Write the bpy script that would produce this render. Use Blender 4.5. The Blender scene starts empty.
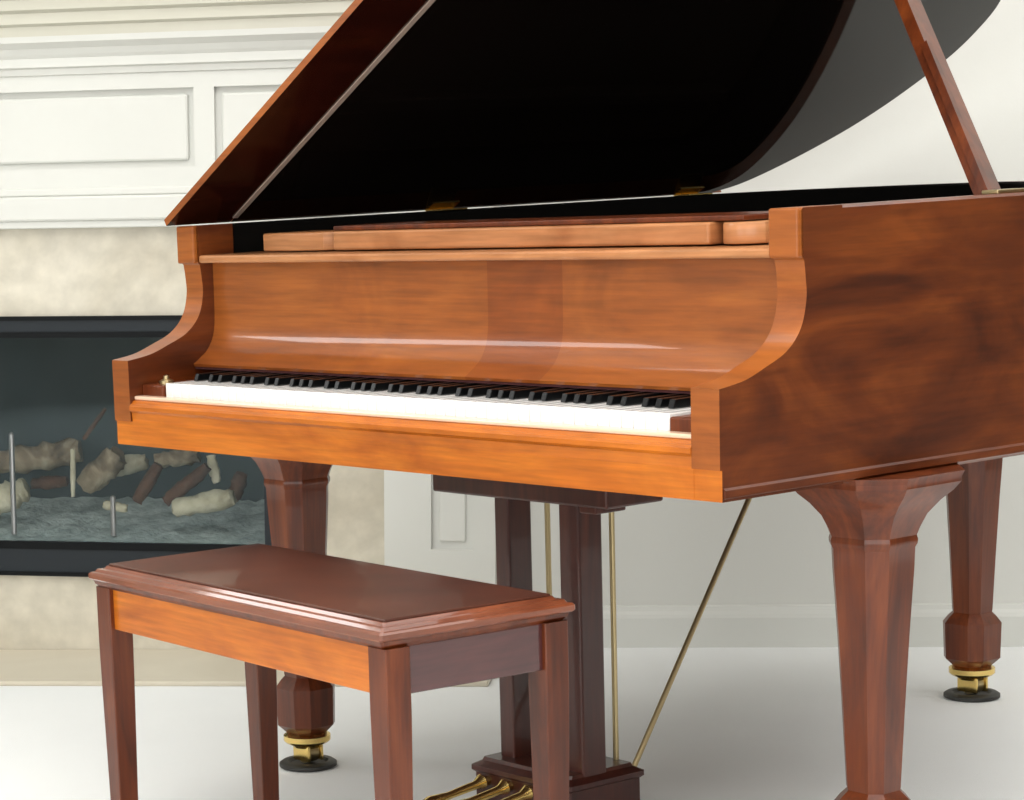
import bpy, bmesh, math, random
from mathutils import Vector, Matrix
random.seed(7)
PI = math.pi
C = bpy.context.scene.collection

# ------------------------------------------------------------------ helpers
def link(name, bm, mats, parent=None, smooth=False, angle=40):
    me = bpy.data.meshes.new(name)
    bmesh.ops.recalc_face_normals(bm, faces=bm.faces)
    bm.to_mesh(me); bm.free()
    for m in (mats if isinstance(mats, (list, tuple)) else [mats]):
        me.materials.append(m)
    o = bpy.data.objects.new(name, me); C.objects.link(o)
    if parent: o.parent = parent
    if smooth:
        for p in me.polygons: p.use_smooth = True
        me.set_sharp_from_angle(angle=math.radians(angle))
    return o

def empty(name, loc=(0, 0, 0), rz=0, parent=None):
    o = bpy.data.objects.new(name, None); C.objects.link(o)
    o.empty_display_size = .1
    o.location = loc; o.rotation_euler = (0, 0, rz)
    if parent: o.parent = parent
    return o

def tag(o, label=None, cat=None, group=None, kind=None):
    if label: o['label'] = label
    if cat: o['category'] = cat
    if group: o['group'] = group
    if kind: o['kind'] = kind
    return o

def box(bm, x0, x1, y0, y1, z0, z1, bev=0, seg=2, mi=0):
    r = bmesh.ops.create_cube(bm, size=1)
    vs = r['verts']
    for v in vs:
        v.co = Vector(((x0 + x1) / 2 + v.co.x * (x1 - x0), (y0 + y1) / 2 + v.co.y * (y1 - y0), (z0 + z1) / 2 + v.co.z * (z1 - z0)))
    fs = list({f for v in vs for f in v.link_faces})
    for f in fs: f.material_index = mi
    if bev:
        es = list({e for v in vs for e in v.link_edges})
        g = bmesh.ops.bevel(bm, geom=es, offset=bev, segments=seg, affect='EDGES', profile=.5, clamp_overlap=True)
        for f in g['faces']: f.material_index = mi
    return bm

def prism(bm, pts, axis, a, b, bev=0, seg=2, mi=0):
    """extrude a 2-D outline along an axis from a to b. axis 'x': pts=(y,z); 'y': (x,z); 'z': (x,y)"""
    def P(p, t):
        return {'x': (t, p[0], p[1]), 'y': (p[0], t, p[1]), 'z': (p[0], p[1], t)}[axis]
    A = [bm.verts.new(P(p, a)) for p in pts]; B = [bm.verts.new(P(p, b)) for p in pts]
    n = len(pts); fs = [bm.faces.new(A[::-1]), bm.faces.new(B)]
    side = []
    for i in range(n):
        j = (i + 1) % n
        side.append(bm.faces.new((A[i], A[j], B[j], B[i])))
    for f in fs + side: f.material_index = mi
    if bev:
        es = [e for f in fs for e in f.edges]
        g = bmesh.ops.bevel(bm, geom=list(set(es)), offset=bev, segments=seg, affect='EDGES', profile=.5, clamp_overlap=True)
        for f in g['faces']: f.material_index = mi
    return bm

def tube(bm, pts, r, n=12, mi=0, cap=True):
    """swept round bar along points; r number or list"""
    pts = [Vector(p) for p in pts]; rings = []
    for i, p in enumerate(pts):
        d = (pts[min(i + 1, len(pts) - 1)] - pts[max(i - 1, 0)]).normalized()
        u = d.cross(Vector((0, 0, 1)))
        if u.length < 1e-3: u = d.cross(Vector((1, 0, 0)))
        u.normalize(); w = d.cross(u)
        rr = r[i] if isinstance(r, (list, tuple)) else r
        rings.append([bm.verts.new(p + (u * math.cos(2 * PI * k / n) + w * math.sin(2 * PI * k / n)) * rr) for k in range(n)])
    for a, b in zip(rings, rings[1:]):
        for k in range(n):
            f = bm.faces.new((a[k], a[(k + 1) % n], b[(k + 1) % n], b[k])); f.material_index = mi
    if cap:
        for rg in (rings[0][::-1], rings[-1]):
            f = bm.faces.new(rg); f.material_index = mi
    return bm

def stack(bm, cx, cy, levels, chamfer=.25, mi=0):
    """square-section post with chamfered corners: levels = [(z, half_width)] or (z, hx, hy)"""
    rings = []
    for L in levels:
        z = L[0]; hx = L[1]; hy = L[2] if len(L) > 2 else L[1]
        c = chamfer * min(hx, hy)
        pl = [(hx, -hy + c), (hx, hy - c), (hx - c, hy), (-hx + c, hy), (-hx, hy - c), (-hx, -hy + c), (-hx + c, -hy), (hx - c, -hy)]
        rings.append([bm.verts.new((cx + x, cy + y, z)) for x, y in pl])
    for a, b in zip(rings, rings[1:]):
        for k in range(8):
            f = bm.faces.new((a[k], a[(k + 1) % 8], b[(k + 1) % 8], b[k])); f.material_index = mi
    bm.faces.new(rings[0][::-1]).material_index = mi; bm.faces.new(rings[-1]).material_index = mi
    return bm

def lathe(bm, cx, cy, prof, n=24, mi=0):
    rings = [[bm.verts.new((cx + r * math.cos(2 * PI * k / n), cy + r * math.sin(2 * PI * k / n), z)) for k in range(n)] for r, z in prof]
    for a, b in zip(rings, rings[1:]):
        for k in range(n):
            bm.faces.new((a[k], a[(k + 1) % n], b[(k + 1) % n], b[k])).material_index = mi
    bm.faces.new(rings[0][::-1]); bm.faces.new(rings[-1])
    return bm

def catmull(pts, sub=8, closed=False):
    out = []; n = len(pts)
    for i in range(n if closed else n - 1):
        g = lambda k: Vector(pts[k % n] if closed else pts[max(0, min(n - 1, k))])
        p0, p1, p2, p3 = g(i - 1), g(i), g(i + 1), g(i + 2)
        for s in range(sub):
            t = s / sub
            out.append(tuple(.5 * ((2 * p1) + (p2 - p0) * t + (2 * p0 - 5 * p1 + 4 * p2 - p3) * t * t + (3 * p1 - p0 - 3 * p2 + p3) * t ** 3)))
    if not closed: out.append(tuple(pts[-1]))
    return out

# ------------------------------------------------------------------ materials
def mat(name, col, rough=.5, metal=0, coat=0, coat_rough=.05, spec=.5, trans=0, ior=1.5):
    m = bpy.data.materials.new(name); m.use_nodes = True
    b = m.node_tree.nodes['Principled BSDF']
    b.inputs['Base Color'].default_value = (*col, 1)
    b.inputs['Roughness'].default_value = rough; b.inputs['Metallic'].default_value = metal
    b.inputs['Coat Weight'].default_value = coat; b.inputs['Coat Roughness'].default_value = coat_rough
    b.inputs['Specular IOR Level'].default_value = spec
    b.inputs['Transmission Weight'].default_value = trans; b.inputs['IOR'].default_value = ior
    return m

def noise_mat(name, stops, scale=(1, 1, 1), nscale=4, detail=6, dist=0, rough=.5, coat=0, bump=0, bscale=60, coat_rough=.04, spec=.5, nrough=.55, fine=None):
    m = mat(name, stops[0][1], rough, 0, coat, coat_rough, spec)
    nt = m.node_tree; N = nt.nodes; L = nt.links; b = N['Principled BSDF']
    tc = N.new('ShaderNodeTexCoord'); mp = N.new('ShaderNodeMapping'); mp.inputs['Scale'].default_value = scale
    L.new(tc.outputs['Object'], mp.inputs['Vector'])
    nz = N.new('ShaderNodeTexNoise'); nz.inputs['Scale'].default_value = nscale; nz.inputs['Detail'].default_value = detail
    nz.inputs['Distortion'].default_value = dist; nz.inputs['Roughness'].default_value = nrough
    L.new(mp.outputs['Vector'], nz.inputs['Vector'])
    cr = N.new('ShaderNodeValToRGB'); e = cr.color_ramp.elements
    while len(e) < len(stops): e.new(.5)
    for k, (p, c) in enumerate(stops): e[k].position = p; e[k].color = (*c, 1)
    L.new(nz.outputs['Fac'], cr.inputs['Fac'])
    out = cr.outputs['Color']
    if fine:
        mp2 = N.new('ShaderNodeMapping'); mp2.inputs['Scale'].default_value = fine[0]; L.new(tc.outputs['Object'], mp2.inputs['Vector'])
        n2 = N.new('ShaderNodeTexNoise'); n2.inputs['Scale'].default_value = fine[1]; n2.inputs['Detail'].default_value = 4
        L.new(mp2.outputs['Vector'], n2.inputs['Vector'])
        mr = N.new('ShaderNodeMapRange'); mr.inputs[1].default_value = .3; mr.inputs[2].default_value = .7
        mr.inputs[3].default_value = 1 - fine[2]; mr.inputs[4].default_value = 1 + fine[2] * .4
        L.new(n2.outputs['Fac'], mr.inputs[0])
        mx = N.new('ShaderNodeMix'); mx.data_type = 'RGBA'; mx.blend_type = 'MULTIPLY'; mx.inputs[0].default_value = 1
        L.new(out, mx.inputs[6]); L.new(mr.outputs[0], mx.inputs[7]); out = mx.outputs[2]
    L.new(out, b.inputs['Base Color'])
    if bump:
        nb = N.new('ShaderNodeTexNoise'); nb.inputs['Scale'].default_value = bscale; nb.inputs['Detail'].default_value = 4
        L.new(tc.outputs['Object'], nb.inputs['Vector'])
        bp = N.new('ShaderNodeBump'); bp.inputs['Strength'].default_value = bump; bp.inputs['Distance'].default_value = .01
        L.new(nb.outputs['Fac'], bp.inputs['Height']); L.new(bp.outputs['Normal'], b.inputs['Normal'])
    return m

def wood(name, a, b, c, coat=.25, rough=.38, up=False, spec=.35):
    return noise_mat(name, [(.30, a), (.5, b), (.72, c)], scale=(5, 5, .9) if up else (1, 1, 3.0), nscale=2.2, detail=5, dist=1.8, rough=rough, coat=coat, spec=spec,
                     coat_rough=.04, fine=((45, 45, 1.5) if up else (2.5, 2.5, 45), 3, .25))
M_body = wood('lacquered_mahogany', (.050, .009, .0016), (.105, .021, .003), (.18, .042, .006))
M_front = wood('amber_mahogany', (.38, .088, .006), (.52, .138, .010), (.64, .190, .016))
M_fall = wood('figured_mahogany', (.22, .055, .008), (.30, .080, .012), (.37, .108, .017))
def dark_band(m, a, c, k):      # one darker band between x=a and x=c
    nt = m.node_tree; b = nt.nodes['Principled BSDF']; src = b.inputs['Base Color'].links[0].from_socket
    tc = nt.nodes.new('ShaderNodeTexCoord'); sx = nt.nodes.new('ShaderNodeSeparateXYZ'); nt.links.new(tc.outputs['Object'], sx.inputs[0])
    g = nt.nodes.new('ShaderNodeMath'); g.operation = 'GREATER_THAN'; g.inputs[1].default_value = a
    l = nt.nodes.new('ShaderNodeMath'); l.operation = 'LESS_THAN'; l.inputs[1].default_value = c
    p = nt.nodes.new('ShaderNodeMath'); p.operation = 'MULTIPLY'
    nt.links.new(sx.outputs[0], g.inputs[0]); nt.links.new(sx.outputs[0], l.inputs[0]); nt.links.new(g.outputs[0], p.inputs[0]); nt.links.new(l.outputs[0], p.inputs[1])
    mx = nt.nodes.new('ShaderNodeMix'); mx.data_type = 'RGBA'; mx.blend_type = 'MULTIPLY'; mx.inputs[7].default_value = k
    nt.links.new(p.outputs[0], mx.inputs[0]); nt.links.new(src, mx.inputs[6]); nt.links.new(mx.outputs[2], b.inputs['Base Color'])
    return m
M_fallboard = dark_band(wood('fallboard_banded', (.22, .055, .008), (.30, .080, .012), (.37, .108, .017), coat=.5), .063, .235, (.80, .70, .6, 1))
M_leg = wood('leg_mahogany', (.065, .012, .0025), (.12, .023, .004), (.19, .042, .008), up=True)
M_dark = wood('dark_mahogany', (.030, .007, .005), (.050, .011, .007), (.085, .019, .009), coat=.35, up=True)
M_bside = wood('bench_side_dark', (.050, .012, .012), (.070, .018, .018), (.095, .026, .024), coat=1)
M_bedge = wood('bench_lid_edge', (.13, .032, .012), (.20, .05, .018), (.28, .08, .03), coat=1)
M_strip = wood('maroon_lacquer', (.014, .003, .002), (.024, .004, .002), (.030, .006, .002), coat=0, rough=.15, spec=.2)
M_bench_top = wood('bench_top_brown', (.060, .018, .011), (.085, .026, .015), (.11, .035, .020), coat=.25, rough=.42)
M_edge = wood('bench_edge', (.26, .075, .028), (.36, .11, .04), (.44, .15, .06))
M_pale = mat('pale_rail_sheen', (.80, .56, .40), .3, coat=.5)  # bright reflection along the slip rail put into its colour
M_desk = wood('desk_maple_brown', (.34, .125, .042), (.45, .185, .07), (.52, .24, .10))
M_black = mat('black_lacquer', (.005, .0032, .0025), .04, spec=.20)
M_inner = mat('interior_shade', (.003, .0025, .002), .9, spec=.1)  # near-black: shade inside the case put into the colour
M_ivory = mat('white_key_plastic', (.86, .86, .84), .18, coat=.4)
M_ebony = mat('black_key_plastic', (.0015, .002, .0025), .3, spec=.2)
M_brass = mat('polished_brass', (.85, .62, .22), .22, 1)
M_dbrass = mat('aged_brass', (.45, .36, .20), .35, 1)
M_rubber = mat('black_wheel', (.02, .02, .018), .5)
M_felt = mat('red_felt', (.12, .01, .01), .95)
M_steel = mat('steel_key', (.5, .45, .45), .3, .8)
M_wall = noise_mat('painted_wall', [(.3, (.63, .635, .60)), (.7, (.665, .67, .635))], nscale=1.2, detail=3, rough=.75, bump=.03, bscale=180)
M_wallr = noise_mat('brown_papered_wall', [(.3, (.10, .075, .055)), (.7, (.13, .10, .075))], nscale=2, rough=.8)
M_walll = noise_mat('tan_painted_wall', [(.3, (.36, .32, .26)), (.7, (.40, .36, .30))], nscale=2, rough=.8)
M_trim = noise_mat('white_trim_paint', [(.3, (.63, .64, .605)), (.7, (.66, .67, .635))], nscale=3, rough=.4, spec=.4)
M_cream = noise_mat('cream_cornice_paint', [(.3, (.56, .55, .46)), (.7, (.61, .60, .52))], scale=(1, 1, 8), nscale=2, rough=.45)
M_stone = noise_mat('beige_marble', [(.3, (.50, .455, .36)), (.5, (.59, .55, .45)), (.75, (.68, .64, .54))], nscale=3.2, detail=8, dist=1.2, rough=.35, fine=((1, 1, 1), 22, .14))
M_hearth = noise_mat('hearth_marble', [(.3, (.56, .505, .40)), (.7, (.64, .59, .48))], nscale=2.4, detail=6, dist=.8, rough=.35)
M_floor = noise_mat('pale_carpet', [(.3, (.84, .86, .86)), (.7, (.88, .90, .895))], nscale=1.5, detail=4, rough=.9, bump=.25, bscale=420)
M_metal = mat('charcoal_steel', (.010, .015, .020), .5, spec=.3)
M_frame = mat('black_frame', (.002, .003, .004), .5, spec=.15)
M_back = noise_mat('firebox_lining', [(.3, (.035, .046, .050)), (.7, (.060, .075, .080))], nscale=3, rough=.8)
M_ash = noise_mat('ember_bed', [(.3, (.32, .35, .34)), (.55, (.52, .56, .54)), (.8, (.75, .78, .74))], nscale=22, detail=6, rough=.95, bump=.6, bscale=60)
M_log = noise_mat('ceramic_log', [(.3, (.04, .028, .018)), (.5, (.24, .17, .11)), (.75, (.60, .50, .36))], nscale=9, detail=7, dist=.8, rough=.95, bump=.6, bscale=40)
M_log2 = noise_mat('pale_ceramic_log', [(.3, (.25, .20, .13)), (.5, (.55, .47, .34)), (.75, (.80, .72, .57))], nscale=8, detail=7, dist=.6, rough=.95, bump=.5, bscale=40)
M_log3 = noise_mat('charred_log', [(.3, (.03, .015, .010)), (.6, (.12, .055, .035)), (.8, (.32, .20, .13))], nscale=10, detail=6, rough=.95, bump=.6, bscale=40)
M_ceil = mat('ceiling_white', (.8, .8, .78), .9)
def glass_mat():
    m = bpy.data.materials.new('fire_glass'); m.use_nodes = True
    nt = m.node_tree; nt.nodes.clear()
    o = nt.nodes.new('ShaderNodeOutputMaterial'); t = nt.nodes.new('ShaderNodeBsdfTransparent'); g = nt.nodes.new('ShaderNodeBsdfGlossy')
    t.inputs[0].default_value = (.93, .955, .955, 1); g.inputs['Roughness'].default_value = .03; g.inputs[0].default_value = (.8, .95, 1, 1)
    fr = nt.nodes.new('ShaderNodeFresnel'); fr.inputs[0].default_value = 1.25
    mx = nt.nodes.new('ShaderNodeMixShader')
    nt.links.new(fr.outputs[0], mx.inputs[0]); nt.links.new(t.outputs[0], mx.inputs[1]); nt.links.new(g.outputs[0], mx.inputs[2])
    nt.links.new(mx.outputs[0], o.inputs[0]); return m
M_glass = glass_mat()

# ------------------------------------------------------------------ room shell (wall at Y=1.95)
WY = 1.95
XL, XR, YF, ZC = -3.4, 3.6, -5.2, 2.75
b = bmesh.new(); box(b, XL, XR, YF, WY + .5, -.05, 0); tag(link('floor', b, M_floor), kind='structure')
b = bmesh.new()   # back wall, recessed where the firebox sits
box(b, XL, -2.3, WY, WY + .5, 0, ZC); box(b, -.5, XR, WY, WY + .5, 0, ZC)
box(b, -2.3, -.5, WY, WY + .5, 0, .14); box(b, -2.3, -.5, WY, WY + .5, .88, ZC); box(b, -2.3, -.5, WY + .42, WY + .5, .14, .88)
tag(link('wall_back', b, M_wall), kind='structure')
b = bmesh.new(); box(b, XL, XR, YF, WY + .5, ZC, ZC + .1); tag(link('ceiling', b, M_ceil), kind='structure')
b = bmesh.new(); box(b, XR, XR + .12, YF, WY + .5, 0, ZC); tag(link('wall_right', b, M_wallr), kind='structure')
# left wall with a wide window opening
b = bmesh.new()
wy0, wy1, wz0, wz1 = -4.8, -1.9, .35, 2.45
box(b, XL - .12, XL, YF, wy0, 0, ZC); box(b, XL - .12, XL, wy1, -.3, 0, ZC); box(b, XL - .12, XL, 1.15, WY + .5, 0, ZC); box(b, XL - .12, XL, -.3, 1.15, 0, 1.9); box(b, XL - .12, XL, -.3, 1.15, 2.5, ZC)
box(b, XL - .12, XL, wy0, wy1, 0, wz0); box(b, XL - .12, XL, wy0, wy1, wz1, ZC)
tag(link('wall_left', b, M_walll), kind='structure')
FX0, FX1, FZ0, FZ1 = -3.1, .2, .35, 2.5
GX0, GX1 = 1.0, 3.0  # added opening for the right-hand fill light
b = bmesh.new()
box(b, XL, FX0, YF - .12, YF, 0, ZC); box(b, FX1, GX0, YF - .12, YF, 0, ZC); box(b, GX1, XR, YF - .12, YF, 0, ZC)
box(b, GX0, GX1, YF - .12, YF, 0, FZ0); box(b, GX0, GX1, YF - .12, YF, FZ1, ZC)
box(b, FX0, FX1, YF - .12, YF, 0, FZ0); box(b, FX0, FX1, YF - .12, YF, FZ1, ZC)
tag(link('wall_front', b, M_walll), kind='structure')
b = bmesh.new()
for x in (FX0, FX0 + 1.08, FX0 + 2.16, FX1 - .06): box(b, x, x + .06, YF - .09, YF - .02, FZ0, FZ1)
for z in (FZ0, FZ1 - .06): box(b, FX0, FX1, YF - .085, YF - .03, z, z + .05)
tag(link('window_2', b, M_trim), kind='structure')
b = bmesh.new()
for x in (GX0, GX0 + .97, GX1 - .06): box(b, x, x + .06, YF - .09, YF - .02, FZ0, FZ1)
for z in (FZ0, FZ1 - .06): box(b, GX0, GX1, YF - .085, YF - .03, z, z + .05)
tag(link('window_added', b, M_trim), kind='structure')  # frame of the added opening, unseen, serves the fill light
b = bmesh.new()
for y in (wy0, (wy0 + wy1) / 2 - .03, wy1 - .06): box(b, XL - .09, XL - .02, y, y + .06, wz0, wz1)
for z in (wz0, (wz0 + wz1) / 2, wz1 - .06): box(b, XL - .085, XL - .03, wy0, wy1, z, z + .05)
tag(link('window_1', b, M_trim), kind='structure')
b = bmesh.new()
for y in (-.3, 1.10): box(b, XL - .09, XL - .02, y, y + .05, 1.9, 2.5)
for z in (1.9, 2.45): box(b, XL - .085, XL - .03, -.3, 1.15, z, z + .05)
tag(link('window_4', b, M_trim), kind='structure')
# baseboard along the back wall, right of the fireplace
b = bmesh.new()
prism(b, [(WY, 0), (WY - .016, 0), (WY - .016, .07), (WY - .013, .078), (WY - .008, .086), (WY - .006, .096), (WY, .099)], 'x', 0.02, XR)
tag(link('baseboard_back', b, M_trim), kind='structure')

# ------------------------------------------------------------------ fireplace
FY = 1.86; TILT = -.03
fp = empty('fireplace', (-.62, FY, 0)); fp.rotation_euler = (0, -TILT * -1, 0)
fp.rotation_euler = (0, .03, 0)
tag(fp, 'white panelled fireplace mantel with beige marble surround and black gas firebox', 'fireplace')
UL, UR = -2.2, .593          # left and right ends in local u
D = WY - FY                  # depth back to the wall
def fb(name, mats, *boxes, parent=fp, bev=0):
    bm = bmesh.new()
    for q in boxes: box(bm, *q, bev=bev)
    return link(name, bm, mats, parent)
# marble surround with the firebox opening (local y: 0 = face, + = towards the wall)
OL, OR, OB, OT = -1.62, .075, .187, .816
fb('marble_surround', M_stone, (UL + .28, OL, .012, D, -.03, 1.06), (OR, .335, .012, D, -.03, 1.06), (OL, OR, .012, D, OT, 1.06), (OL, OR, .012, D, -.03, OB))
for s, (a, c) in enumerate(((UL, UL + .28), (.331, UR))):
    bm = bmesh.new()
    if s == 1: pa, pc = .442, .541
    else: pa, pc = UL + .06, UL + .17
    z0, z1 = .267, .93
    box(bm, a, pa, -.012, D, -.03, 1.06); box(bm, pc, c, -.012, D, -.03, 1.06)
    box(bm, pa, pc, -.012, D, 0, z0); box(bm, pa, pc, -.012, D, z1, 1.06); box(bm, pa, pc, .0, D, z0, z1)
    box(bm, pa + .018, pc - .018, -.006, .01, z0 + .018, z1 - .018, bev=.004)
    box(bm, a - .01, c + .01, -.025, D, -.03, .12, bev=.005)
    link('pilaster', bm, M_trim, fp)
# frieze: bands from z 1.047 up
bm = bmesh.new()
box(bm, UL, UR, -.03, D, 1.047, 1.106, bev=.006)
box(bm, UL, UR, -.022, D, 1.03, 1.05, bev=.003)
link('frieze_ledge', bm, M_trim, fp)
bm = bmesh.new()
panels = [(-2.0, -.99), (-.94, -.115), (-.066, .50)]
z0, z1 = 1.170, 1.352
box(bm, UL, UR, -.012, D, 1.106, z0); box(bm, UL, UR, -.012, D, z1, 1.405)
xs = [UL] + [v for p in panels for v in p] + [UR]
for k in range(0, len(xs), 2): box(bm, xs[k], xs[k + 1], -.012, D, z0, z1)
link('frieze', bm, M_trim, fp)
for k, (a, c) in enumerate(panels):
    bm = bmesh.new()
    box(bm, a, c, .006, D, z0, z1)
    box(bm, a + .016, c - .016, -.006, .010, z0 + .014, z1 - .014, bev=.006)
    link('panel', bm, M_trim, fp)
# bead under the panels
bm = bmesh.new(); box(bm, UL, UR, -.022, 0, 1.106, 1.124, bev=.004); link('bead_moulding', bm, M_trim, fp)
# stepped cornice
bm = bmesh.new()
prof = [(0, 1.385), (-.018, 1.39), (-.022, 1.404), (-.030, 1.408), (-.030, 1.428), (-.036, 1.436), (-.044, 1.450), (-.060, 1.464), (-.062, 1.478)]
prof2 = [(D, 1.478), (-.062, 1.478), (-.066, 1.50), (-.078, 1.506), (-.080, 1.53), (-.094, 1.537), (-.098, 1.56), (-.112, 1.568), (-.114, 1.62), (D, 1.62)]
prism(bm, [(D, 1.385)] + prof + [(D, 1.478)], 'x', UL, UR + .0)
link('cornice', bm, M_trim, fp)
bm = bmesh.new(); prism(bm, prof2, 'x', UL - .05, UR + .05); link('mantel_shelf', bm, M_cream, fp)
# firebox: steel frame, lining, glass
fbx = fb('firebox', M_metal, (OL, OR, .0, .02, .775, OT), (OL, OR, .0, .02, OB, .262), (OL, OL + .05, .0, .02, .25, .79), (OR - .035, OR, .0, .02, .25, .79))
fb('firebox_rim', M_frame, (OL - .006, OR + .006, -.006, .004, OT - .006, OT + .004), (OL, OR, -.004, .01, .768, .782), (OL, OR, -.004, .01, .25, .268),
   (OL, OR, -.004, .006, OB - .004, OB + .006), (OR - .006, OR + .006, -.006, .004, OB, OT), (OL - .006, OL + .006, -.006, .004, OB, OT), parent=fbx)
fb('firebox_lining', M_back, (OL, OR, .44, .46, .2, .80), (OL, OR, .02, .45, .2, .262), (OL, OR, .02, .45, .79, .80), (OL, OL + .02, .02, .45, .2, .8), (OR - .02, OR, .02, .45, .2, .8), parent=fbx)
fb('glass_pane', M_glass, (OL + .05, OR - .035, .012, .016, .268, .768), parent=fbx)
# ember bed: bumpy mesh
bm = bmesh.new(); nx, ny = 90, 18
g = [[bm.verts.new((OL + .05 + (OR - OL - .09) * i / nx, .03 + .40 * j / ny, .264 + .05 * (j / ny) ** 1.2 + random.uniform(0, .012) * min(1, j / 3))) for j in range(ny + 1)] for i in range(nx + 1)]
for i in range(nx):
    for j in range(ny): bm.faces.new((g[i][j], g[i + 1][j], g[i + 1][j + 1], g[i][j + 1]))
eb = link('ember_bed', bm, M_ash, fp, smooth=True)

def fpw(u, v, w):           # fireplace-local to world
    return Matrix.LocRotScale(Vector((-.62, FY, 0)), __import__('mathutils').Euler((0, .03, 0)), None) @ Vector((u, v, w))
def log(pts, rad, m, label, seed):
    rnd = random.Random(seed); bm = bmesh.new()
    P = catmull([tuple(fpw(*p)) for p in pts], 6); n = 12
    R = [rad * (1 - .25 * abs(2 * i / (len(P) - 1) - 1) ** 2) * rnd.uniform(.86, 1.12) for i in range(len(P))]
    tube(bm, P, R, n)
    for v in bm.verts: v.co += Vector([rnd.uniform(-1, 1) * rad * .14 for _ in range(3)])
    c = sum((v.co for v in bm.verts), Vector()) / len(bm.verts)
    for v in bm.verts: v.co -= c
    o = link('fire_log', bm, m, smooth=True, angle=60); o.location = c
    tag(o, label, 'log', 'logs in the firebox')
    return o
def firelog(x0, y0, x1, y1, d0, d1, rad, m, label, seed):
    # end points given along the hearth (x, height step) and by depth behind the glass
    P = [(-.62 + .0025 * x - .27 * d, d, .29 + (532 - y) * .00246 - .124 * d) for x, y, d in ((x0, y0, d0), ((x0 + x1) / 2, (y0 + y1) / 2, (d0 + d1) / 2), (x1, y1, d1))]
    return log(P, rad, m, label, seed)
firelog(-14, 505, 24, 487, .13, .13, .034, M_log2, 'pale greenish beige log end at the far left of the firebox', 1)
firelog(-10, 462, 80, 448, .36, .36, .036, M_log, 'long grey brown log lying across the back left of the firebox', 3)
firelog(28, 483, 66, 480, .24, .24, .016, M_log3, 'dark reddish charred log lying low behind the left bars', 2)
firelog(72, 496, 73, 447, .17, .17, .007, M_log2, 'thin pale branch standing upright left of the knobbly log', 4)
firelog(84, 484, 122, 452, .24, .24, .034, M_log, 'thick knobbly brown log in the middle of the fire', 5)
firelog(84, 436, 108, 404, .29, .29, .006, M_log3, 'thin dark twig rising above the middle log', 11)
firelog(100, 470, 150, 458, .34, .34, .024, M_log2, 'pale grey log lying behind the middle of the fire', 12)
firelog(138, 500, 162, 462, .18, .18, .017, M_log3, 'reddish brown log leaning steeply right of the middle', 6)
firelog(168, 500, 212, 464, .20, .20, .018, M_log3, 'dark charred log slanting up to the right', 7)
firelog(160, 458, 206, 452, .34, .34, .022, M_log, 'grey log lying along the back right of the fire', 9)
firelog(176, 506, 236, 494, .08, .08, .026, M_log2, 'pale tan split log low at the front right', 8)
firelog(222, 480, 216, 452, .24, .24, .013, M_log2, 'short pale branch upright near the right end of the fire', 10)
firelog(236, 498, 246, 470, .17, .17, .020, M_log3, 'dark triangular chunk at the right end of the fire', 13)
firelog(104, 503, 128, 507, .08, .08, .012, M_log2, 'small pale chunk at the front of the ember bed', 14)
# two slim steel uprights in front of the logs
for (u, w0, w1, lab) in ((-.612, .395, .53, 'slim grey steel fire bar at the left edge of the firebox'), (-.355, .33, .375, 'short dark grey fire bar in front of the small pale chunk')):
    bm = bmesh.new(); p0 = fpw(u, .07, .275); p1 = fpw(u, .07, w1)
    tube(bm, [p0 - p0, (p1 - p0) * .98, p1 - p0], [.007, .007, .003], 10)
    o = link('fire_bar', bm, M_steel); o.location = p0; tag(o, lab, 'fire bar')
# marble hearth on the floor
b = bmesh.new(); box(b, -2.85, 0.0, 1.475, FY + .01, 0, .012, bev=.003); hs = link('hearth_slab', b, M_hearth)
tag(hs, 'flat beige marble hearth slab on the floor before the fireplace', 'hearth')

# ------------------------------------------------------------------ grand piano (local frame: x along keys, y back)
RZ = -.72
piano = empty('grand_piano', (0, 0, 0), RZ)
tag(piano, 'mahogany grand piano with raised lid, black lid underside and brass castors', 'piano')
W = .74; ZB = .662; ZT = 1.053
plan = [(W, .25), (W, .45), (W, .62), (W, .76), (.725, .88), (.67, 1.0), (.57, 1.11), (.45, 1.21), (.33, 1.32), (.22, 1.45), (.12, 1.585), (.02, 1.695),
        (-.10, 1.77), (-.25, 1.81), (-.42, 1.805), (-.57, 1.765), (-.68, 1.69), (-.73, 1.60), (-W, 1.48), (-W, 1.2), (-W, .8), (-W, .25)]
outer = catmull(plan, 5)
def offset(pts, d):
    out = []
    for i, p in enumerate(pts):
        a = Vector(pts[max(i - 1, 0)]); c = Vector(pts[min(i + 1, len(pts) - 1)])
        t = (c - a).normalized(); nrm = Vector((-t.y, t.x))      # to the left of travel (inside, anticlockwise)
        out.append((p[0] + nrm.x * d, p[1] + nrm.y * d))
    return out
inner = offset(outer, .045)
bm = bmesh.new()
n = len(outer)
prof = [(0, ZB + .004), (.0, ZB + .012), (0, ZT - .004), (.004, ZT), (.041, ZT), (.045, ZT - .004), (.045, ZB), (.004, ZB)]
rings = []
for i in range(n):
    ox = Vector(outer[i]); iv = Vector(inner[i]); dr = (iv - ox).normalized()
    rings.append([bm.verts.new((ox.x + dr.x * a, ox.y + dr.y * a, z)) for a, z in prof])
for a, c in zip(rings, rings[1:]):
    for k in range(len(prof)):
        f = bm.faces.new((a[k], a[(k + 1) % len(prof)], c[(k + 1) % len(prof)], c[k]))
        if k in (4, 5): f.material_index = 1
bm.faces.new(rings[0]); bm.faces.new(rings[-1][::-1])
link('rim', bm, [M_body, M_inner], piano, smooth=True, angle=35)
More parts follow.
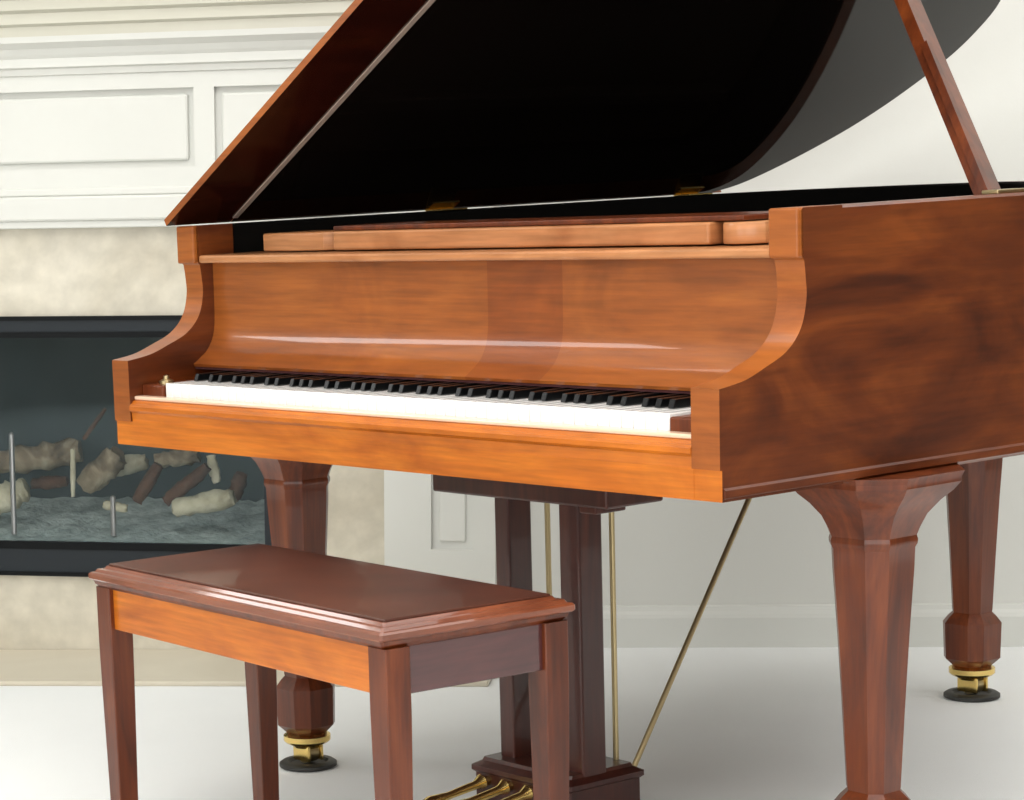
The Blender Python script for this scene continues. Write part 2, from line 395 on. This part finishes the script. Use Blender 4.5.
# bead along the lower edge of the rim
bm = bmesh.new()
outer2 = [(W, .006), (W, .12)] + outer + [(-W, .12), (-W, .006)]; inner2 = offset(outer2, .045)
pr2 = [(-.004, ZB + .006), (-.004, ZB + .016), (.001, ZB + .020), (.006, ZB + .016), (.006, ZB)]
rings = []
for i in range(len(outer2)):
    ox = Vector(outer2[i]); iv = Vector(inner2[i]); dr = (iv - ox).normalized()
    rings.append([bm.verts.new((ox.x + dr.x * a, ox.y + dr.y * a, z)) for a, z in pr2])
for a, c in zip(rings, rings[1:]):
    for k in range(len(pr2)): bm.faces.new((a[k], a[(k + 1) % 5], c[(k + 1) % 5], c[k]))
bm.faces.new(rings[0]); bm.faces.new(rings[-1][::-1])
link('rim_bead', bm, M_body, piano, smooth=True)
# soundboard / plate closing the case
for nm, z0, z1, m in (('soundboard', .86, .87, M_inner),):
    bm = bmesh.new(); prism(bm, offset(outer, .046), 'z', z0, z1); link(nm, bm, m, piano)
bm = bmesh.new()
for x in (-.55, -.3, -.05, .2, .45):
    yb = {-.55: 1.62, -.3: 1.66, -.05: 1.55, .2: 1.35, .45: 1.08}[x]
    box(bm, x - .014, x + .014, .45, yb, .93, .975, bev=.004)
box(bm, -.68, .68, .36, .48, .93, .98, bev=.006)
prism(bm, offset(outer, .075), 'z', .915, .93)
link('iron_plate', bm, mat('plate_in_shade', (.010, .007, .004), .7, spec=.1), piano)  # plate kept near-black, interior shade put into its colour
bm = bmesh.new(); prism(bm, offset(outer, .046), 'z', .668, .69); link('case_bottom', bm, M_dark, piano)

# cheeks with scrolled arms
curve = catmull([(0, .817), (.05, .825), (.09, .839), (.134, .858), (.163, .887), (.175, .926), (.174, .958), (.171, .981)], 6)
prof = [(0, .706)] + curve + [(.168, .984), (.166, .99), (.166, ZT - .003), (.169, ZT), (.25, ZT), (.25, ZB), (.004, ZB), (.004, .706)]
for s in (-1, 1):
    bm = bmesh.new()
    a, c = (W - .052, W) if s > 0 else (-W, -W + .052)
    prism(bm, prof, 'x', a, c); bm.normal_update()
    for f in bm.faces:
        q = f.calc_center_median()
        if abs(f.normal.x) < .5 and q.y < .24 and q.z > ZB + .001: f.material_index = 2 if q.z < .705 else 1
    link('cheek', bm, [M_body, M_fall, M_front], piano, smooth=True, angle=35)
    # proud cap block at the top of the cheek
    bm = bmesh.new(); box(bm, a - .001, c + .0, .158, .172, .984, ZT, bev=.003); link('cheek_block', bm, M_fall, piano)
# key bed and slip
bm = bmesh.new(); box(bm, -.688, .688, .02, .5, .67, .742); link('key_bed', bm, M_dark, piano)
bm = bmesh.new()
box(bm, -.6885, .6885, .0035, .024, ZB, .706)
prism(bm, [(.024, .706), (.004, .706), (.003, .722), (-.002, .727), (-.002, .734), (.001, .738), (.004, .739), (.007, .743), (.012, .745), (.024, .745)], 'x', -.688, .688)
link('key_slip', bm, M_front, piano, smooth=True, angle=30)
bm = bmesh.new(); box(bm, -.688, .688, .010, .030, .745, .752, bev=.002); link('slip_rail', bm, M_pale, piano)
bm = bmesh.new(); box(bm, -.618, .618, .036, .2, .742, .7445); link('key_frame_felt', bm, M_felt, piano)
for s in (-1, 1):
    bm = bmesh.new(); a, c = (.6205, .687) if s > 0 else (-.687, -.6205)
    box(bm, a, c, .028, .215, .746, .772, bev=.003)
    link('key_block', bm, M_leg, piano)
    bm = bmesh.new(); lathe(bm, (a + c) / 2, .06, [(.014, .772), (.014, .777), (.006, .781), (.006, .786), (.001, .788)], 16); link('key_block_knob', bm, M_dbrass, piano)
# 88 keys
KW = 1.236 / 52; x0 = -.618
names = 'ABCDEFG'
def white_key(k):
    bm = bmesh.new(); a = x0 + k * KW
    box(bm, a + .0006, a + KW - .0006, .032, .19, .748, .776, bev=.0015, seg=2)
    return bm
for k in range(52): link('white_key', white_key(k), M_ivory, piano)
for k in range(51):
    if names[k % 7] in 'ACDFG':
        xc = x0 + (k + 1) * KW + {'A': .002, 'C': -.002, 'D': .002, 'F': -.0025, 'G': 0}[names[k % 7]]
        bm = bmesh.new()
        prism(bm, [(.081, .777), (.086, .7895), (.19, .7905), (.19, .777)], 'x', xc - .0058, xc + .0058, bev=.0015)
        link('black_key', bm, M_ebony, piano)
# fallboard: tall glossy board curving forward over the keys
fpr = catmull([(.200, .984), (.200, .93), (.199, .88), (.194, .850), (.180, .825), (.160, .809), (.146, .800)], 6)
bm = bmesh.new()
prism(bm, fpr + [(.148, .795), (.19, .795), (.24, .82), (.24, .984)], 'x', -.6875, .6875)
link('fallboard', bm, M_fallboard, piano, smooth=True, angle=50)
bm = bmesh.new(); box(bm, -.6875, .6875, .150, .17, .7905, .797); link('key_name_felt', bm, mat('felt_dark', (.05, .008, .008), .95), piano)
# top rail above the fallboard
bm = bmesh.new(); box(bm, -.6875, .6875, .168, .36, .984, .9985, bev=.004); link('top_rail', bm, M_desk, piano)
# folded music desk
desk = None
bm = bmesh.new(); box(bm, -.375, .505, .236, .40, 1.001, 1.034, bev=.004)
desk = link('music_desk', bm, M_desk, piano)
bm = bmesh.new(); box(bm, -.39, .56, .25, .42, 1.0345, 1.043, bev=.002); link('desk_top_board', bm, M_leg, desk)
for a, c in ((-.60, -.395), (.512, .592)):
    bm = bmesh.new()
    sec = [(a, .26), (a + .015, .243), ((a + c) / 2, .236), (c - .015, .243), (c, .26), (c, .38), (a, .38)]
    prism(bm, sec, 'z', 1.001, 1.033, bev=.003); link('desk_scroll', bm, M_desk, desk, smooth=True, angle=35)
bm = bmesh.new(); box(bm, -.69, .69, .40, .44, .985, 1.03, bev=.003); link('pin_block_cover', bm, M_inner, piano)

# lid
AL = math.radians(31)
def lidp(s, y, t=0):   # along lid, depth, thickness above
    return (-W + s * math.cos(AL) - t * math.sin(AL), y, ZT + .0008 + s * math.sin(AL) + t * math.cos(AL))
lid_out = catmull([(1.49, .283), (1.49, .60), (1.485, .80), (1.45, .93), (1.37, 1.05), (1.26, 1.15), (1.14, 1.25), (1.02, 1.38), (.90, 1.54), (.80, 1.68),
           (.69, 1.78), (.58, 1.822), (.48, 1.834), (.36, 1.822), (.26, 1.795), (.18, 1.757), (.10, 1.705), (.035, 1.645), (.006, 1.58), (.002, 1.5), (.002, .283)], 5)
def lid_board(name, pts, parent, m_under, m_edge, m_top, T=.018):
    bm = bmesh.new()
    A = [bm.verts.new(lidp(s, y, 0)) for s, y in pts]; B = [bm.verts.new(lidp(s, y, T)) for s, y in pts]
    f = bm.faces.new(A); f.material_index = 0
    f = bm.faces.new(B[::-1]); f.material_index = 2
    for i in range(len(pts)):
        j = (i + 1) % len(pts); f = bm.faces.new((A[i], A[j], B[j], B[i])); f.material_index = 1
    return link(name, bm, [m_under, m_edge, m_top], parent)
lid = lid_board('lid', lid_out, piano, M_black, M_edge, M_body)
flap = lid_board('lid_front_flap', [(1.49, .135), (1.49, .281), (.002, .281), (.002, .135)], piano, M_strip, M_fall, M_body, T=.013)
flap['label'] = 'maroon front flap of the lid'
# pale piano hinge between flap and lid
bm = bmesh.new()
vs = [bm.verts.new(lidp(s, y, t)) for s in (.02, 1.47) for y, t in ((.277, -.0025), (.288, -.0025), (.288, .001), (.277, .001))]
for q in ((0, 1, 2, 3), (7, 6, 5, 4), (0, 4, 5, 1), (1, 5, 6, 2), (2, 6, 7, 3), (3, 7, 4, 0)): bm.faces.new([vs[i] for i in q])
link('long_hinge', bm, mat('hinge_nickel', (.75, .60, .50), .4, .6), lid)
# brass hinges on the bass side
for y in (.80, 1.50):
    bm = bmesh.new()
    box(bm, -W + .002, -W + .05, y - .035, y + .035, ZT, ZT + .003, bev=.001)
    tube(bm, [(-W + .004, y - .035, ZT + .008), (-W + .004, y + .035, ZT + .008)], .007, 12)
    vs = [bm.verts.new(lidp(s, yy, -.002)) for s, yy in ((.006, y - .035), (.03, y - .035), (.03, y + .035), (.006, y + .035))]
    bm.faces.new(vs); ws = [bm.verts.new(lidp(s, yy, 0)) for s, yy in ((.006, y - .035), (.03, y - .035), (.03, y + .035), (.006, y + .035))]
    bm.faces.new(ws[::-1])
    for i in range(4): bm.faces.new((vs[i], vs[(i + 1) % 4], ws[(i + 1) % 4], ws[i]))
    link('lid_hinge', bm, M_brass, lid)
# lid prop from the treble rim up to the lid
pb = Vector((.700, .648, ZT - .04))
ptop = Vector(lidp(1.1, .90, -.002))
def bar(bm, p, q, w, t, up):
    d = (q - p).normalized(); u = d.cross(up).normalized(); v = d.cross(u).normalized()
    A = [bm.verts.new(p + u * a + v * c) for a, c in ((-w, -t), (w, -t), (w, t), (-w, t))]
    B = [bm.verts.new(q + u * a + v * c) for a, c in ((-w * .8, -t), (w * .8, -t), (w * .8, t), (-w * .8, t))]
    bm.faces.new(A[::-1]); bm.faces.new(B)
    for i in range(4): bm.faces.new((A[i], A[(i + 1) % 4], B[(i + 1) % 4], B[i]))
    es = list(bm.edges)
PB, PT = pb, ptop
bm = bmesh.new(); bar(bm, pb, ptop, .027, .010, Vector((1, 0, 0)))
prop = link('lid_prop', bm, M_leg, piano)
d = ptop - pb
bm = bmesh.new(); bar(bm, pb + d * .03 + Vector((.014, -.020, 0)), pb + d * .43 + Vector((.014, -.026, .012)), .008, .006, Vector((1, 0, 0)))
sp = link('short_prop', bm, M_leg, prop)
bm = bmesh.new(); box(bm, .685, .715, .625, .69, ZT - .001, ZT + .006, bev=.002); link('prop_bracket', bm, M_dbrass, prop)

# legs
def leg(cx, cy, cap=1):
    z = ZB + .002
    L = [(.068, .032), (.074, .038), (.086, .049), (.160, .051), (.172, .043), (.182, .034), (.186, .035), (.30, .040), (.42, .046), (.52, .052), (.550, .053)]
    c = [(.556, .056), (.562, .0565), (.568, .055), (.58, .059), (.60, .068), (.62, .084), (.635, .100), (.648, .110), (.655, .110), (z, .114)]
    bm = bmesh.new(); stack(bm, cx, cy, L + c, chamfer=.45)
    return link('leg', bm, M_leg, piano, smooth=True, angle=25)
def castor(lg, cx, cy):
    bm = bmesh.new(); lathe(bm, cx, cy, [(.026, .040), (.030, .044), (.042, .050), (.046, .054), (.046, .064), (.038, .0695)], 24)
    box(bm, cx - .022, cx + .026, cy - .019, cy - .013, .014, .05, bev=.002); box(bm, cx - .022, cx + .026, cy + .013, cy + .019, .014, .05, bev=.002)
    link('castor', bm, M_brass, lg, smooth=True)
    bm = bmesh.new()
    tube(bm, [(cx, cy - .012, .031), (cx, cy + .012, .031)], .022, 20); link('castor_wheel', bm, M_dbrass, lg, smooth=True, angle=40)
    return
def cup(cx, cy, label):
    bm = bmesh.new(); lathe(bm, 0, 0, [(.050, 0), (.056, .003), (.056, .009), (.050, .013), (.040, .013), (.034, .0075)], 32)
    o = link('castor_cup', bm, M_rubber, smooth=True, angle=35); o.location = Matrix.Rotation(RZ, 3, 'Z') @ Vector((cx, cy, 0))
    tag(o, label, 'castor cup', 'black castor cups under the piano legs')
cup(-.665, .36, 'black round castor cup under the piano leg behind the bench')
cup(-.147, 1.70, 'black round castor cup under the rear piano leg at the right edge')
for cx, cy in ((-.665, .36), (.677, .39), (-.147, 1.70)):
    lg = leg(cx, cy); castor(lg, cx, cy)

# pedal lyre
bm = bmesh.new()
box(bm, -.232, .196, .325, .455, .574, .625, bev=.004)
box(bm, -.19, .15, .35, .44, .625, .668)
for a, c in ((-.140, -.104), (.020, .068)): box(bm, a, c, .385, .44, .09, .587, bev=.004)
stack(bm, -.045, .43, [(.012, .120, .085), (.076, .120, .085), (.081, .126, .090), (.089, .126, .090), (.097, .112, .076), (.103, .110, .073)], chamfer=.05)
box(bm, .085, .125, .37, .44, .555, .58, bev=.003)
lyre = link('pedal_lyre', bm, M_dark, piano)
for px in (-.130, -.072, -.014):
    bm = bmesh.new()
    tube(bm, [(px, .36, .064), (px, .338, .066), (px, .33, .066), (px, .315, .062), (px, .25, .054), (px, .21, .048), (px, .19, .046)], [.007, .009, .014, .008, .007, .013, .008], 14)
    link('pedal', bm, M_brass, lyre, smooth=True)
for px in (-.128, -.048, .030):
    bm = bmesh.new(); tube(bm, [(px, .50, .088), (px, .50, .668)], .005, 10); link('pedal_rod', bm, M_dbrass, lyre, smooth=True)
for xb in (.058,):
    bm = bmesh.new()
    tube(bm, [(xb, .50, .07), (xb, .905, .668)], .005, 10); link('brace_rod', bm, M_dbrass, lyre, smooth=True)

# ------------------------------------------------------------------ bench
bc = Vector((.059, -.172, 0)); th = -.066
R2 = Matrix.Rotation(RZ, 3, 'Z')
bench = empty('piano_bench', R2 @ bc, RZ + th)
tag(bench, 'mahogany piano bench with glossy moulded lid standing before the keyboard', 'bench')
BL, BW = .4135, .1755
bm = bmesh.new()
stack(bm, 0, 0, [(.487, BL - .003, BW - .003), (.490, BL, BW), (.497, BL, BW), (.500, BL - .003, BW - .003), (.5005, BL - .008, BW - .008), (.505, BL - .011, BW - .011), (.5055, BL - .020, BW - .020), (.510, BL - .023, BW - .023)], chamfer=.02)
top = link('bench_lid', bm, M_bedge, bench)
bm = bmesh.new(); box(bm, -BL + .026, BL - .026, -BW + .026, BW - .026, .509, .5135, bev=.003); link('lid_panel', bm, M_bench_top, top)
bm = bmesh.new(); stack(bm, 0, 0, [(.474, BL - .014, BW - .014), (.480, BL - .008, BW - .008), (.486, BL - .006, BW - .006)], chamfer=.02); link('lid_moulding', bm, M_leg, top)
ax, ay = BL - .014, BW - .020
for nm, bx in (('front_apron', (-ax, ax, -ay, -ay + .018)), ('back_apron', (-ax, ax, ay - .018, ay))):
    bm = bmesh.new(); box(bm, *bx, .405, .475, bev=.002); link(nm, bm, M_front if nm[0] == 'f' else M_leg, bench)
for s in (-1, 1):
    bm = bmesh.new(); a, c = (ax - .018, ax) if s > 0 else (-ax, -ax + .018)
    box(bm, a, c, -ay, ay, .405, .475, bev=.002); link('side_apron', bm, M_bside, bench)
for sx in (-1, 1):
    for sy in (-1, 1):
        bm = bmesh.new(); cx = sx * (BL - .027); cy = sy * (BW - .033)
        stack(bm, cx, cy, [(.0, .015), (.003, .016), (.30, .0205), (.38, .0215), (.475, .0215)], chamfer=.08)
        link('leg', bm, M_leg, bench)

# ------------------------------------------------------------------ light
def area(name, loc, target, sx, sy, power, col):
    l = bpy.data.lights.new(name, 'AREA'); l.shape = 'RECTANGLE'; l.size = sx; l.size_y = sy; l.energy = power; l.color = col
    o = bpy.data.objects.new(name, l); C.objects.link(o); o.location = loc
    o.rotation_euler = (Vector(target) - Vector(loc)).to_track_quat('-Z', 'Y').to_euler()
    return o
area('side_window_daylight', (XL - .15, (wy0 + wy1) / 2, (wz0 + wz1) / 2), (0, (wy0 + wy1) / 2, 1.3), wy1 - wy0, 2.1, 75, (1, .985, .95))
area('front_window_daylight', ((FX0 + FX1) / 2, YF - .15, (FZ0 + FZ1) / 2), ((FX0 + FX1) / 2, 0, 1.3), FX1 - FX0, 2.1, 95, (1, .985, .95))
area('high_window_daylight', (XL - .15, .425, 2.2), (0, .425, 2.0), 1.45, .6, 28, (1, .99, .97))
area('right_fill', ((GX0 + GX1) / 2, YF - .15, (FZ0 + FZ1) / 2), ((GX0 + GX1) / 2, 0, .9), GX1 - GX0, 2.1, 75, (1, .985, .95))  # added fill from the right, brightens the wall under the piano
area('ceiling_fill', (1.0, -.6, ZC - .02), (1.0, -.6, 0), 4.2, 4.2, 165, (1, .98, .95))  # added overhead fill to brighten the floor, no such lamp seen
w = bpy.data.worlds.new('world'); bpy.context.scene.world = w; w.use_nodes = True
bg = w.node_tree.nodes['Background']; bg.inputs[0].default_value = (.95, .98, 1, 1); bg.inputs[1].default_value = 1.0

# ------------------------------------------------------------------ camera
f_px, u0, v0 = 2485.816, 131.0644, 605.2338
yaw, pitch, roll = -.9824579, -.1644599, .0510042
cy_, sy_ = math.cos(yaw), math.sin(yaw); cp, sp_ = math.cos(pitch), math.sin(pitch); cr, sr = math.cos(roll), math.sin(roll)
Rv = Vector((cy_, -sy_, 0)); Fv = Vector((sy_, cy_, 0)); Uv = Vector((0, 0, 1))
F2 = Fv * cp + Uv * sp_; U2 = -Fv * sp_ + Uv * cp
R3 = Rv * cr - U2 * sr; U3 = Rv * sr + U2 * cr
mw = Matrix((R3, U3, -F2)).transposed()
mw = (R2 @ mw).to_4x4()
mw.translation = R2 @ Vector((3.0843, -2.5369, 1.1200))
cam = bpy.data.cameras.new('camera'); co = bpy.data.objects.new('camera', cam); C.objects.link(co)
co.matrix_world = mw
cam.sensor_fit = 'HORIZONTAL'; cam.sensor_width = 36; cam.lens = f_px / 1024 * 36
cam.shift_x = (512 - u0) / 1024; cam.shift_y = (v0 - 400) / 1024
sc = bpy.context.scene; sc.camera = co
sc.view_settings.view_transform = 'Standard'; sc.view_settings.look = 'None'; sc.view_settings.gamma = 1; sc.view_settings.use_curve_mapping = False
sc.view_settings.exposure = -0.26
